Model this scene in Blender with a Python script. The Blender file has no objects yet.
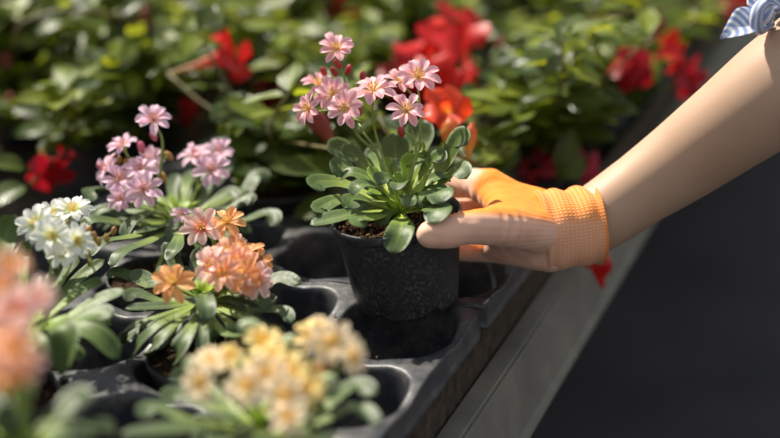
import bpy, math, random
import numpy as np
from mathutils import Vector, Matrix, noise
random.seed(11)
rnd = random.random
def ru(a, b): return a + (b-a)*rnd()
C = bpy.context.scene.collection
F, PITCH, H = 1270.0, math.radians(22), 1.245
V = Vector
FW = V((0, math.cos(PITCH), -math.sin(PITCH))); UP = V((0, math.sin(PITCH), math.cos(PITCH)))
CAM = V((0, 0, H))
YAW = math.radians(22.4)
SH = V((math.sin(YAW), math.cos(YAW), 0)); TH = V((math.cos(YAW), -math.sin(YAW), 0))
def P(u, v, d):                     # photo measurement + distance -> point in the place
    return CAM + FW*d + V((1, 0, 0))*((u-390)/F*d) + UP*((219-v)/F*d)
def B(s, t, z):                     # bench coordinates: s along the bench, t across it
    q = SH*s + TH*t; q.z = z; return q
def proj(p):
    q = p-CAM; d = q.dot(FW); return 390+F*q.x/d, 219-F*q.dot(UP)/d, d

# ------------------------------------------------------------------ materials
def mk(name):
    m = bpy.data.materials.new(name); m.use_nodes = True
    nt = m.node_tree; nt.nodes.clear()
    out = nt.nodes.new('ShaderNodeOutputMaterial'); b = nt.nodes.new('ShaderNodeBsdfPrincipled')
    nt.links.new(b.outputs[0], out.inputs[0]); return m, nt, b, out
def setp(b, **k):
    for n, v in k.items():
        n = n.replace('_', ' '); b.inputs[n].default_value = v
def c4(c): return (c[0], c[1], c[2], 1)
def texco(nt, kind='Object', scale=None):
    tc = nt.nodes.new('ShaderNodeTexCoord'); return tc.outputs[kind]
def noisen(nt, vec, scale, detail=4, rough=.6):
    n = nt.nodes.new('ShaderNodeTexNoise'); n.inputs['Scale'].default_value = scale
    n.inputs['Detail'].default_value = detail; n.inputs['Roughness'].default_value = rough
    nt.links.new(vec, n.inputs['Vector']); return n.outputs['Fac']
def ramp(nt, fac, stops):
    r = nt.nodes.new('ShaderNodeValToRGB'); e = r.color_ramp.elements
    e[0].position, e[0].color = stops[0][0], c4(stops[0][1]); e[1].position, e[1].color = stops[-1][0], c4(stops[-1][1])
    for p, c in stops[1:-1]:
        q = e.new(p); q.color = c4(c)
    nt.links.new(fac, r.inputs[0]); return r.outputs[0]
def mixc(nt, fac, a, b, mode='MIX'):
    m = nt.nodes.new('ShaderNodeMix'); m.data_type = 'RGBA'; m.blend_type = mode
    for s, v in ((m.inputs[0], fac), (m.inputs[6], a), (m.inputs[7], b)):
        if isinstance(v, (int, float)): s.default_value = v
        elif isinstance(v, tuple): s.default_value = c4(v)
        else: nt.links.new(v, s)
    return m.outputs[2]
def mathn(nt, op, a, b=0., c=None):
    m = nt.nodes.new('ShaderNodeMath'); m.operation = op
    for i, v in enumerate((a, b) if c is None else (a, b, c)):
        if isinstance(v, (int, float)): m.inputs[i].default_value = v
        else: nt.links.new(v, m.inputs[i])
    return m.outputs[0]
def bump(nt, b, h, strength=.3, dist=.001):
    n = nt.nodes.new('ShaderNodeBump'); n.inputs['Strength'].default_value = strength; n.inputs['Distance'].default_value = dist
    nt.links.new(h, n.inputs['Height']); nt.links.new(n.outputs[0], b.inputs['Normal']); return n.outputs[0]
def translucent(nt, b, out, col, f):
    t = nt.nodes.new('ShaderNodeBsdfTranslucent'); m = nt.nodes.new('ShaderNodeMixShader'); m.inputs[0].default_value = f
    if isinstance(col, tuple): t.inputs[0].default_value = c4(col)
    else: nt.links.new(col, t.inputs[0])
    nt.links.new(b.outputs[0], m.inputs[1]); nt.links.new(t.outputs[0], m.inputs[2]); nt.links.new(m.outputs[0], out.inputs[0])
def uvn(nt):
    s = nt.nodes.new('ShaderNodeSeparateXYZ'); nt.links.new(texco(nt, 'UV'), s.inputs[0]); return s.outputs[0], s.outputs[1]

def leaf_mat(name, base, mid, tip, rough=.46, trans=.22, spec=.30):   # succulent spoon leaf: pale at its base, dark to the tip
    m, nt, b, out = mk(name); u, v = uvn(nt)
    col = ramp(nt, v, [(0, base), (.12, base), (.5, mid), (1, tip)])
    rib = ramp(nt, mathn(nt, 'ABSOLUTE', mathn(nt, 'SUBTRACT', u, .5)), [(0, (1, 1, 1)), (.10, (0, 0, 0))])
    ribv = mathn(nt, 'MULTIPLY', mathn(nt, 'MULTIPLY', rib, .5), mathn(nt, 'SUBTRACT', 1.0, v))
    col = mixc(nt, ribv, col, base)
    n = noisen(nt, texco(nt), 90, 3)
    col = mixc(nt, ramp(nt, n, [(.35, (0, 0, 0)), (.7, (.32, .32, .32))]), col, tuple(min(1, x*1.5+.03) for x in mid))
    nt.links.new(col, b.inputs['Base Color']); setp(b, Roughness=rough, Specular_IOR_Level=spec)
    bump(nt, b, noisen(nt, texco(nt), 160, 3), .25, .002)
    translucent(nt, b, out, mixc(nt, .3, col, (.42, .55, .06), 'MIX'), trans); return m
M = {}
M['leaf_a'] = leaf_mat('lewisia leaf green', (.50, .62, .10), (.105, .165, .040), (.052, .084, .036), trans=.16)
M['leaf_b'] = leaf_mat('lewisia leaf grey green', (.32, .42, .09), (.075, .112, .040), (.050, .078, .034), trans=.10)
M['leaf_c'] = leaf_mat('lewisia leaf olive', (.36, .46, .08), (.10, .155, .035), (.06, .10, .026), trans=.2)
M['leaf_inner'] = leaf_mat('young lewisia leaf', (.62, .74, .14), (.38, .52, .08), (.16, .26, .05), trans=.3)

def petal_mat(name, edge, inner, vein, vs=.55, trans=.35):
    m, nt, b, out = mk(name); u, v = uvn(nt)
    col = ramp(nt, v, [(0, inner), (.22, inner), (.5, edge), (1, edge)])
    a = mathn(nt, 'ABSOLUTE', mathn(nt, 'SUBTRACT', u, .5))
    l1 = ramp(nt, a, [(0, (1, 1, 1)), (.07, (1, 1, 1)), (.16, (0, 0, 0))])
    st = mathn(nt, 'ABSOLUTE', mathn(nt, 'SINE', mathn(nt, 'MULTIPLY', u, 25.0)))
    st = mathn(nt, 'MULTIPLY', mathn(nt, 'POWER', st, 3.0), .45)
    f = mathn(nt, 'MULTIPLY', mathn(nt, 'MAXIMUM', l1, st), ramp(nt, v, [(.05, (0, 0, 0)), (.3, (vs, vs, vs)), (.8, (vs, vs, vs)), (1, (.1, .1, .1))]))
    col = mixc(nt, f, col, vein)
    nt.links.new(col, b.inputs['Base Color']); setp(b, Roughness=.55, Specular_IOR_Level=.3)
    translucent(nt, b, out, col, trans); return m
M['pink'] = petal_mat('pink striped petal', (.97, .62, .67), (.98, .76, .58), (.84, .16, .28))
M['lilac'] = petal_mat('lilac pink petal', (.93, .68, .80), (.92, .66, .62), (.74, .24, .46), .55)
M['palepink'] = petal_mat('soft pink petal', (.97, .70, .63), (.85, .3, .25), (.86, .38, .38), .6)
M['orange'] = petal_mat('orange petal', (.97, .50, .22), (.95, .6, .25), (.90, .27, .07), .5)
M['apricot'] = petal_mat('apricot petal', (.98, .58, .40), (.96, .5, .2), (.92, .34, .2), .5)
M['yellow'] = petal_mat('yellow petal', (.99, .80, .36), (.97, .7, .16), (.95, .58, .18), .4)
M['cream'] = petal_mat('cream peach petal', (.99, .84, .60), (.98, .76, .34), (.95, .62, .42), .35)
M['white'] = petal_mat('white petal', (.96, .96, .91), (.82, .86, .45), (.75, .78, .66), .4)

def plain(name, col, rough=.5, spec=.5, metal=0., var=.3, nscale=40, bmp=.0, bscale=300, bdist=.001):
    m, nt, b, out = mk(name)
    n = noisen(nt, texco(nt), nscale)
    c = mixc(nt, ramp(nt, n, [(.3, (0, 0, 0)), (.7, (1, 1, 1))]), tuple(x*(1-var) for x in col), tuple(min(1, x*(1+var)) for x in col))
    nt.links.new(c, b.inputs['Base Color']); setp(b, Roughness=rough, Specular_IOR_Level=spec, Metallic=metal)
    if bmp: bump(nt, b, noisen(nt, texco(nt), bscale, 5, .7), bmp, bdist)
    return m
M['stalk'] = plain('flower stalk', (.22, .17, .07), .5, var=.5, nscale=30)
M['stalk_g'] = plain('green stalk', (.22, .28, .07), .5, var=.4, nscale=30)
M['budred'] = plain('red bud', (.42, .04, .05), .4, var=.3)
M['budpink'] = plain('pink bud', (.62, .14, .22), .4, var=.3)
M['budbrown'] = plain('dry brown bud', (.42, .22, .06), .6, var=.4)
M['budgreen'] = plain('pale green bud', (.40, .48, .28), .5, var=.25)
M['stamen'] = plain('yellow stamens', (.9, .55, .12), .6, var=.2)
M['stamen_p'] = plain('pink stamens', (.65, .25, .2), .6, var=.3)
M['soil'] = plain('potting soil', (.055, .032, .02), .95, .1, var=.7, nscale=260, bmp=1, bscale=420, bdist=.003)
M['crumb'] = plain('soil crumbs', (.16, .085, .04), .9, .2, var=.6, nscale=120)
# pot plastic with dried water and soil specks
m, nt, b, out = mk('black pot plastic'); co = texco(nt)
n1 = noisen(nt, co, 330, 5, .75); n2 = noisen(nt, co, 28, 3)
f = mathn(nt, 'MULTIPLY', ramp(nt, n1, [(.50, (0, 0, 0)), (.64, (1, 1, 1))]), ramp(nt, n2, [(.35, (.1, .1, .1)), (.7, (.8, .8, .8))]))
nt.links.new(mixc(nt, f, (.020, .021, .025), (.15, .15, .14)), b.inputs['Base Color'])
nt.links.new(mathn(nt, 'MULTIPLY_ADD', f, .4, .42), b.inputs['Roughness']); bump(nt, b, n1, .4, .001); setp(b, Specular_IOR_Level=.5); M['pot'] = m
# tray plastic, dusty
m, nt, b, out = mk('black tray plastic'); co = texco(nt)
n1 = noisen(nt, co, 45, 5, .7); n2 = noisen(nt, co, 260, 4, .7)
f = mathn(nt, 'MULTIPLY', ramp(nt, n1, [(.42, (0, 0, 0)), (.75, (1, 1, 1))]), ramp(nt, n2, [(.3, (.3, .3, .3)), (.7, (1, 1, 1))]))
nt.links.new(mixc(nt, f, (.028, .031, .040), (.17, .155, .14)), b.inputs['Base Color'])
nt.links.new(mathn(nt, 'MULTIPLY_ADD', n1, .35, .22), b.inputs['Roughness']); bump(nt, b, n2, .25, .001); M['tray'] = m
M['mat'] = plain('brown capillary mat', (.085, .065, .05), .95, .15, var=.5, nscale=90, bmp=.8, bscale=350, bdist=.003)
M['bench'] = plain('galvanised bench', (.25, .26, .26), .45, metal=.6, var=.2, nscale=15)
m, nt, b, out = mk('weathered aluminium rail'); co = texco(nt)
n1 = noisen(nt, co, 18, 5, .7); n2 = noisen(nt, co, 200, 3)
nt.links.new(ramp(nt, n1, [(.3, (.13, .122, .10)), (.55, (.18, .168, .14)), (.8, (.27, .24, .18))]), b.inputs['Base Color'])
setp(b, Metallic=.0, Roughness=.5); bump(nt, b, n2, .2, .001); M['rail'] = m
m, nt, b, out = mk('dark ground cover'); co = texco(nt)
n1 = noisen(nt, co, 2.2, 3); n2 = noisen(nt, co, 9, 4)
nt.links.new(mixc(nt, n2, ramp(nt, n1, [(.35, (.030, .028, .030)), (.7, (.080, .072, .072))]), (.045, .043, .048)), b.inputs['Base Color']); setp(b, Roughness=.85, Specular_IOR_Level=.2); M['floor'] = m

# mandevilla leaves: colour differs from leaf to leaf (random per mesh island), paler midrib
def mleaf(name, dark, light, tr, rough=.33):
    m, nt, b, out = mk(name); u, v = uvn(nt)
    g = nt.nodes.new('ShaderNodeNewGeometry').outputs['Random Per Island']
    col = mixc(nt, g, dark, light)
    rib = ramp(nt, mathn(nt, 'ABSOLUTE', mathn(nt, 'SUBTRACT', u, .5)), [(0, (.55, .55, .55)), (.06, (0, 0, 0))])
    sv = mathn(nt, 'ABSOLUTE', mathn(nt, 'SINE', mathn(nt, 'MULTIPLY', mathn(nt, 'ADD', v, mathn(nt, 'MULTIPLY', mathn(nt, 'ABSOLUTE', mathn(nt, 'SUBTRACT', u, .5)), -.5)), 26.0)))
    col = mixc(nt, rib, col, tuple(min(1, x*2.2) for x in light))
    nt.links.new(col, b.inputs['Base Color']); setp(b, Roughness=rough, Specular_IOR_Level=.34)
    bump(nt, b, sv, .3, .0008)
    translucent(nt, b, out, mixc(nt, g, tr, tuple(x*.55 for x in tr)), .38); return m
M['mleaf'] = mleaf('glossy mandevilla leaf', (.020, .042, .012), (.085, .125, .022), (.34, .42, .03))
M['mleaf_y'] = mleaf('fresh mandevilla leaf', (.07, .11, .015), (.24, .29, .03), (.70, .74, .04), .4)
M['mstem'] = plain('mandevilla stem', (.15, .12, .04), .5, var=.4)
def red_mat(name, a, bcol, thr):
    m, nt, b, out = mk(name); u, v = uvn(nt)
    col = ramp(nt, v, [(0, (.45, .42, .12)), (.28, bcol), (.5, a), (1, a)]) if thr else ramp(nt, v, [(0, (.30, .33, .08)), (.2, bcol), (1, a)])
    nt.links.new(col, b.inputs['Base Color']); setp(b, Roughness=.4, Specular_IOR_Level=.4)
    bump(nt, b, noisen(nt, texco(nt), 120, 3), .3, .002)
    translucent(nt, b, out, col, .4); return m
M['red'] = red_mat('scarlet mandevilla petal', (.72, .02, .018), (.75, .22, .12), True)
M['scarlet'] = red_mat('orange red petal', (.85, .07, .02), (.85, .25, .04), True)
M['crimson'] = red_mat('crimson petal', (.42, .008, .02), (.5, .1, .08), True)
M['rose'] = red_mat('rose red petal', (.50, .02, .05), (.5, .1, .1), True)
M['mbud'] = red_mat('dark red furled bud', (.26, .015, .025), (.35, .1, .06), False)
M['mbud_o'] = red_mat('orange red furled bud', (.7, .10, .03), (.6, .4, .1), False)

# skin, glove, cloth
m, nt, b, out = mk('skin'); co = texco(nt); n1 = noisen(nt, co, 14, 4); n2 = noisen(nt, co, 400, 4, .7)
nt.links.new(ramp(nt, n1, [(.3, (.50, .315, .205)), (.7, (.57, .375, .26))]), b.inputs['Base Color'])
setp(b, Roughness=.48, Subsurface_Weight=.12, Subsurface_Scale=.01); b.inputs['Subsurface Radius'].default_value = (1, .35, .2)
bump(nt, b, n2, .12, .0008); M['skin'] = m
m, nt, b, out = mk('knitted work glove')
at = nt.nodes.new('ShaderNodeAttribute'); at.attribute_name = 'tone'
kn = nt.nodes.new('ShaderNodeAttribute'); kn.attribute_name = 'knit'
sx = nt.nodes.new('ShaderNodeSeparateXYZ'); nt.links.new(kn.outputs['Vector'], sx.inputs[0])
sc = nt.nodes.new('ShaderNodeSeparateColor'); nt.links.new(at.outputs['Color'], sc.inputs[0])
wa = mathn(nt, 'SINE', mathn(nt, 'MULTIPLY', sx.outputs[0], 2*math.pi/.0026)); wb = mathn(nt, 'SINE', mathn(nt, 'MULTIPLY', sx.outputs[1], 2*math.pi/.0026))
wc = mathn(nt, 'SINE', mathn(nt, 'MULTIPLY', sx.outputs[1], 2*math.pi/.0022))
grid = mathn(nt, 'MAXIMUM', wa, wb); cuff = sc.outputs[1]
h = mathn(nt, 'ADD', mathn(nt, 'MULTIPLY', grid, cuff), mathn(nt, 'MULTIPLY', mathn(nt, 'MULTIPLY', wc, .45), mathn(nt, 'SUBTRACT', 1.0, cuff)))
beige = mixc(nt, noisen(nt, texco(nt), 60, 3), (.84, .47, .33), (.90, .56, .42))
orange = mixc(nt, noisen(nt, texco(nt), 60, 3), (.90, .235, .012), (.94, .29, .018))
col = mixc(nt, sc.outputs[0], beige, orange)
dk = mathn(nt, 'MULTIPLY', cuff, ramp(nt, mathn(nt, 'MULTIPLY_ADD', grid, .5, .5), [(.3, (.75, .75, .75)), (.85, (0, 0, 0))]))
col = mixc(nt, mathn(nt, 'MULTIPLY', dk, .6), col, (.92, .62, .42))
nt.links.new(col, b.inputs['Base Color']); setp(b, Roughness=.72, Specular_IOR_Level=.25); b.inputs['Sheen Weight'].default_value = .15
bump(nt, b, h, .35, .0004); M['glove'] = m
m, nt, b, out = mk('blue striped cotton'); u, v = uvn(nt)
s = mathn(nt, 'SINE', mathn(nt, 'MULTIPLY', u, 2*math.pi*7))
nt.links.new(mixc(nt, ramp(nt, mathn(nt, 'MULTIPLY_ADD', s, .5, .5), [(.35, (0, 0, 0)), (.6, (1, 1, 1))]), (.76, .74, .76), (.26, .34, .58)), b.inputs['Base Color'])
setp(b, Roughness=.8, Specular_IOR_Level=.2); bump(nt, b, noisen(nt, texco(nt), 500, 2), .2, .0006); M['cloth'] = m
M['teal'] = plain('teal plastic', (.01, .13, .11), .5, var=.2)

# ------------------------------------------------------------------ mesh helpers
class MB:
    def __init__(s): s.v = []; s.f = []; s.uv = []; s.mi = []
    def add(s, vs, fs, uvs=None, mi=0):
        o = len(s.v); s.v += [tuple(x) for x in vs]
        for f in fs:
            s.f.append([i+o for i in f]); s.mi.append(mi)
            for i in f: s.uv.append(uvs[i] if uvs else (0, 0))
    def build(s, name, mats, parent=None, smooth=True):
        me = bpy.data.meshes.new(name)
        off = parent_loc(parent)
        me.from_pydata([(x-off[0], y-off[1], z-off[2]) for x, y, z in s.v], [], s.f)
        ul = me.uv_layers.new(name='UVMap'); ul.data.foreach_set('uv', [c for q in s.uv for c in q])
        mats = mats if isinstance(mats, (list, tuple)) else [mats]
        for m in mats: me.materials.append(M[m])
        me.polygons.foreach_set('material_index', s.mi)
        me.polygons.foreach_set('use_smooth', [smooth]*len(s.f)); me.update()
        o = bpy.data.objects.new(name, me); C.objects.link(o)
        if parent: o.parent = parent
        return o
def parent_loc(p):
    q = V((0, 0, 0))
    while p: q = q + p.location; p = p.parent
    return q
def thing(name, label, cat, loc, group=None):
    o = bpy.data.objects.new(name, None); C.objects.link(o); o.location = loc; o.empty_display_size = .03
    return tag(o, label, cat, group)
def tag(o, label, cat, group=None, kind=None):
    o['label'] = label; o['category'] = cat
    if group: o['group'] = group
    if kind: o['kind'] = kind
    return o
def frame(n, hint=V((0, 0, 1))):
    n = n.normalized(); a = hint.cross(n)
    if a.length < 1e-4: a = V((1, 0, 0)).cross(n)
    a.normalize(); return a, n.cross(a), n
def catmull(pts, n):
    pts = [V(p) for p in pts]; q = [pts[0]*2-pts[1]]+pts+[pts[-1]*2-pts[-2]]; out = []; segs = len(pts)-1
    for i in range(n+1):
        t = i/n*segs; k = min(int(t), segs-1); t -= k; a, b_, c, d = q[k:k+4]
        out.append(.5*((2*b_)+(c-a)*t+(2*a-5*b_+4*c-d)*t*t+(-a+3*b_-3*c+d)*t**3))
    return out
def interp(vals, x):
    x = max(0, min(1, x))*(len(vals)-1); k = min(int(x), len(vals)-2); return vals[k]+(vals[k+1]-vals[k])*(x-k)
def tube(mb, pts, radii, n=8, seg=None, mi=0, cap=True, flat=1., fn=None):
    seg = seg or max(2, (len(pts)-1)*4); c = catmull(pts, seg) if len(pts) > 2 else [V(pts[0]).lerp(V(pts[1]), i/seg) for i in range(seg+1)]
    vs, uvs = [], []; a = None
    for i, p in enumerate(c):
        t = (c[min(i+1, seg)]-c[max(i-1, 0)]).normalized()
        if a is None: a, b_, _ = frame(t)
        else: a = (a-t*a.dot(t)).normalized(); b_ = t.cross(a)
        r = interp(radii, i/seg)
        for k in range(n):
            th = 2*math.pi*k/n; rr = r*(fn(i/seg, th) if fn else 1)
            vs.append(p+a*math.cos(th)*rr+b_*math.sin(th)*rr*flat); uvs.append((k/n, i/seg))
    fs = [[i*n+k, i*n+(k+1) % n, (i+1)*n+(k+1) % n, (i+1)*n+k] for i in range(seg) for k in range(n)]
    if cap:
        vs += [c[0], c[-1]]; uvs += [(.5, 0), (.5, 1)]; o = len(vs)
        fs += [[o-2, (k+1) % n, k] for k in range(n)]+[[o-1, seg*n+k, seg*n+(k+1) % n] for k in range(n)]
    mb.add(vs, fs, uvs, mi)
def blob(mb, c, r, axis=V((0, 0, 1)), n=8, m=6, stretch=1., mi=0, jit=0.):
    a, b_, z = frame(axis); vs, uvs = [], []
    for i in range(m+1):
        ph = math.pi*i/m
        for k in range(n):
            th = 2*math.pi*k/n; q = 1+(ru(-jit, jit) if 0 < i < m else 0)
            vs.append(c+(a*math.cos(th)+b_*math.sin(th))*math.sin(ph)*r*q-z*math.cos(ph)*r*stretch*q); uvs.append((k/n, i/m))
    mb.add(vs, [[i*n+k, i*n+(k+1) % n, (i+1)*n+(k+1) % n, (i+1)*n+k] for i in range(m) for k in range(n)], uvs, mi)

def spoon(mb, pts, w, hint, thick=.0022, n=16, mi=0, cup=.22, base=.30, peak=.74, wav=.0, sharp=False):
    """thick spoon-shaped leaf through pts; its upper face turns towards the point hint"""
    c = catmull(pts, n); vs, uvs = [], []; K = 6; ph = ru(0, 6)
    prev = None
    for i, p in enumerate(c):
        t = i/n; T = (c[min(i+1, n)]-c[max(i-1, 0)]).normalized()
        nn = (hint-p).normalized(); nn = nn-T*nn.dot(T)
        if prev is not None:
            pv = prev-T*prev.dot(T)
            nn = nn*.35+pv.normalized()*.65 if nn.length > .2 else pv
        nn.normalize(); prev = nn; S = T.cross(nn)
        if t < peak: ww = base+(1-base)*((math.sin((t/peak-.5)*math.pi)+1)/2)
        else: ww = (1-((t-peak)/(1-peak))**1.5) if sharp else math.sqrt(max(0.0, 1-((t-peak)/(1-peak))**2.3))
        ww = max(ww, .04)*w/2; th = thick*(1.25-.75*t)*min(1, ww/(w*.2))
        for side in (1, -1):
            for k in range(K+1):
                x = -1+2*k/K
                if side == -1: x = -x
                up = cup*ww*x*x + wav*w*math.sin(9*t+ph+x*1.5)*abs(x)
                vs.append(p+S*x*ww+nn*(up+side*th*.5*(1-x**4)**.5)); uvs.append(((x+1)/2, t))
    R = 2*(K+1)
    fs = [[i*R+k, i*R+(k+1) % R, (i+1)*R+(k+1) % R, (i+1)*R+k] for i in range(n) for k in range(R)]
    fs += [list(range(R))[::-1], [n*R+k for k in range(R)]]
    mb.add(vs, fs, uvs, mi)
def arc(crown, az, L, rise, droop, w=None):
    d = V((math.cos(az), math.sin(az), 0))
    return [crown+d*.003, crown+d*L*.35+V((0, 0, rise*.75)), crown+d*L*.72+V((0, 0, rise)), crown+d*L+V((0, 0, rise-droop))]

def petal(mb, c, n, az, L, w, mi=0, open_=.25, curl=.25):
    a, b_, z = frame(n); rad = a*math.cos(az)+b_*math.sin(az); S = z.cross(rad); vs, uvs = [], []; NI, K = 6, 4
    tw = ru(-.25, .25); jl = ru(.88, 1.08)
    for i in range(NI+1):
        t = i/NI; x = L*jl*(.06+.94*t); zz = L*(open_*math.sin(t*1.9)-curl*t*t*.8)
        ww = (w/2)*(.22+.78*math.sin(min(1, t/.66)*math.pi/2)**1.4)
        if t > .66: ww = (w/2)*math.sqrt(max(0, 1-((t-.66)/.36)**2))
        for k in range(K+1):
            u = -1+2*k/K
            vs.append(c+rad*x+S*u*ww+z*(zz+w*.16*u*u+tw*u*ww*t)); uvs.append(((u+1)/2, t))
    mb.add(vs, [[i*(K+1)+k, i*(K+1)+k+1, (i+1)*(K+1)+k+1, (i+1)*(K+1)+k] for i in range(NI) for k in range(K)], uvs, mi)
def lewisia_flower(root, c, n, R, mat, np_=8, stam='stamen', name='flower', label=None):
    mb = MB(); a0 = ru(0, 6)
    for k in range(np_): petal(mb, c, n, a0+2*math.pi*k/np_+ru(-.1, .1), R, R*ru(.42,.50), open_=ru(.15, .5), curl=ru(.05, .45))
    for k in range(2): petal(mb, c+n*R*.04, n, a0+.4+2*math.pi*k/2, R*.7, R*.36, open_=.7, curl=.0)
    fl = mb.build(name, mat, root)
    if label: fl['label'] = label
    sb = MB(); a, b_, z = frame(n)
    for k in range(7):
        q = k*2*math.pi/7+.3; d = (z*1.0+(a*math.cos(q)+b_*math.sin(q))*.42).normalized()
        tube(sb, [c, c+d*R*.42], [R*.02, R*.018], 4, 1); blob(sb, c+d*R*.44, R*.05, d, 5, 3, 1.3)
    blob(sb, c+z*R*.06, R*.1, z, 6, 4)
    sb.build('stamens', stam, fl)
    cb = MB(); blob(cb, c-z*R*.16, R*.17, z, 7, 4, 1.5); cb.build('calyx', 'budred' if mat in ('pink',) else 'stalk_g', fl)
    return fl
def stalk(mb, pts, r=.0012, mi=0): tube(mb, pts, [r*1.3, r, r*.8], 6, None, mi)
def lathe(mb, org, axis, prof, n=48, mi=0, mod=None):
    a, b_, z = frame(axis, V((0, 1, 0))); vs = []
    for j, (r, h) in enumerate(prof):
        for k in range(n):
            th = 2*math.pi*k/n; hh = h+(mod(j, th) if mod else 0)
            vs.append(org+(a*math.cos(th)+b_*math.sin(th))*r+z*hh)
    fs = [[j*n+k, j*n+(k+1) % n, (j+1)*n+(k+1) % n, (j+1)*n+k] for j in range(len(prof)-1) for k in range(n)]
    mb.add(vs, fs, None, mi)
def pot(root, base, axis, r0, r1, h, n=48, notch=True):
    """plastic nursery pot: foot ring with drainage notches, tapering wall, rolled rim"""
    mb = MB(); lip = h*.1
    prof = [(r0*.0+.0005, .004), (r0*.86, .004), (r0*.93, 0), (r0*.985, 0), (r0, .003), (r0+(r1-r0)*.45, h*.5), (r1*.955, h-lip*1.25), (r1*.958, h-lip), (r1*1.0, h-lip*.93), (r1*1.012, h-lip*.5),
            (r1*1.012, h-lip*.15), (r1*1.0, h), (r1*.975, h), (r1*.96, h-.002), (r1*.93, h-lip*1.5), (r1*.9, h-.024)]
    md = (lambda j, th: (.0035 if (2 <= j <= 4 and math.cos(6*th) > .55) else 0)) if notch else None
    lathe(mb, base, axis, prof, n, 0, md); return mb.build('pot', 'pot', root)
def soil(root, base, axis, r, h, crumbs=60):
    mb = MB(); a, b_, z = frame(axis, V((0, 1, 0))); vs = [base+z*h]; n, m = 40, 9
    for j in range(1, m+1):
        for k in range(n):
            th = 2*math.pi*k/n; q = base+(a*math.cos(th)+b_*math.sin(th))*r*j/m
            vs.append(q+z*(h+.0035*noise.noise(q*170)+.003*noise.noise(q*60)))
    fs = [[0, 1+k, 1+(k+1) % n] for k in range(n)]+[[1+(j-1)*n+k, 1+j*n+k, 1+j*n+(k+1) % n, 1+(j-1)*n+(k+1) % n] for j in range(1, m) for k in range(n)]
    mb.add(vs, fs)
    for i in range(crumbs):
        th = ru(0, 6.28); q = r*math.sqrt(rnd())*.97
        blob(mb, base+(a*math.cos(th)+b_*math.sin(th))*q+z*(h+.0015), ru(.0009, .0022), V((ru(-1, 1), ru(-1, 1), 1)), 5, 3, ru(.5, 1.2), 1, .3)
    return mb.build('soil', ['soil', 'crumb'], root)

# ------------------------------------------------------------------ setting: floor
def box(mb, a, b_, mi=0, f=None):
    x = [(a[0], b_[0]), (a[1], b_[1]), (a[2], b_[2])]
    vs = [(x[0][i], x[1][j], x[2][k]) for i in (0, 1) for j in (0, 1) for k in (0, 1)]
    vs = [f(*q) for q in vs] if f else [V(q) for q in vs]
    mb.add(vs, [[0, 1, 3, 2], [4, 6, 7, 5], [0, 4, 5, 1], [2, 3, 7, 6], [0, 2, 6, 4], [1, 5, 7, 3]], None, mi)
mb = MB(); box(mb, (-8, -6, -.1), (8, 10, 0)); o = mb.build('floor', 'floor', None, False); o['kind'] = 'structure'

# ------------------------------------------------------------------ the bench
S0, S1 = -.2, 6.2
ZM = .735
TG = -.333; CP = .105
bench = thing('greenhouse_bench', 'long metal greenhouse bench with a raised grey edge rail', 'bench', B(1.6, -1, 0))
mb = MB(); box(mb, (S0, -1.95, .70), (S1, -.268, .729), 0, B); mb.build('bench_top', 'bench', bench, False)
def extrude(mb, prof, s0, s1, mi=0, nseg=12):
    vs = [B(s0+(s1-s0)*j/nseg, t, z) for j in range(nseg+1) for t, z in prof]; n = len(prof)
    mb.add(vs, [[j*n+k, j*n+(k+1) % n, (j+1)*n+(k+1) % n, (j+1)*n+k] for j in range(nseg) for k in range(n)]+[list(range(n)), [nseg*n+k for k in range(n)][::-1]], None, mi)
mb = MB()
extrude(mb, [(-.2785, .7295), (-.2785, .742), (-.2765, .744), (-.2615, .744), (-.2605, .7425), (-.2600, .7412), (-.2590, .7412), (-.2583, .7425), (-.2570, .742), (-.241, .696), (-.2375, .694), (-.2355, .691), (-.2365, .687), (-.245, .687), (-.262, .729)], S0, S1)
mb.build('edge_rail', 'rail', bench, False)
for s in (0.1, 2.0, 4.0, 6.0):
    for t in (-1.75, -.75):
        mb = MB(); box(mb, (s-.02, t-.02, 0), (s+.02, t+.02, .70), 0, B); mb.build('leg', 'bench', bench, False)
# capillary mat turned up along the tray
mb = MB(); extrude(mb, [(-1.94, .7295), (-.282, .7295), (-.2795, .731), (-.2795, .7445), (-.2815, .779), (-.2830, .781), (-.2845, .779), (-.2845, .737), (-.287, .7335), (-1.94, .7335)], S0+.02, S1-.02)
tag(mb.build('capillary_mat', 'mat', None, False), 'brown felt mat on the bench, folded up beside the black tray', 'mat')

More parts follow.
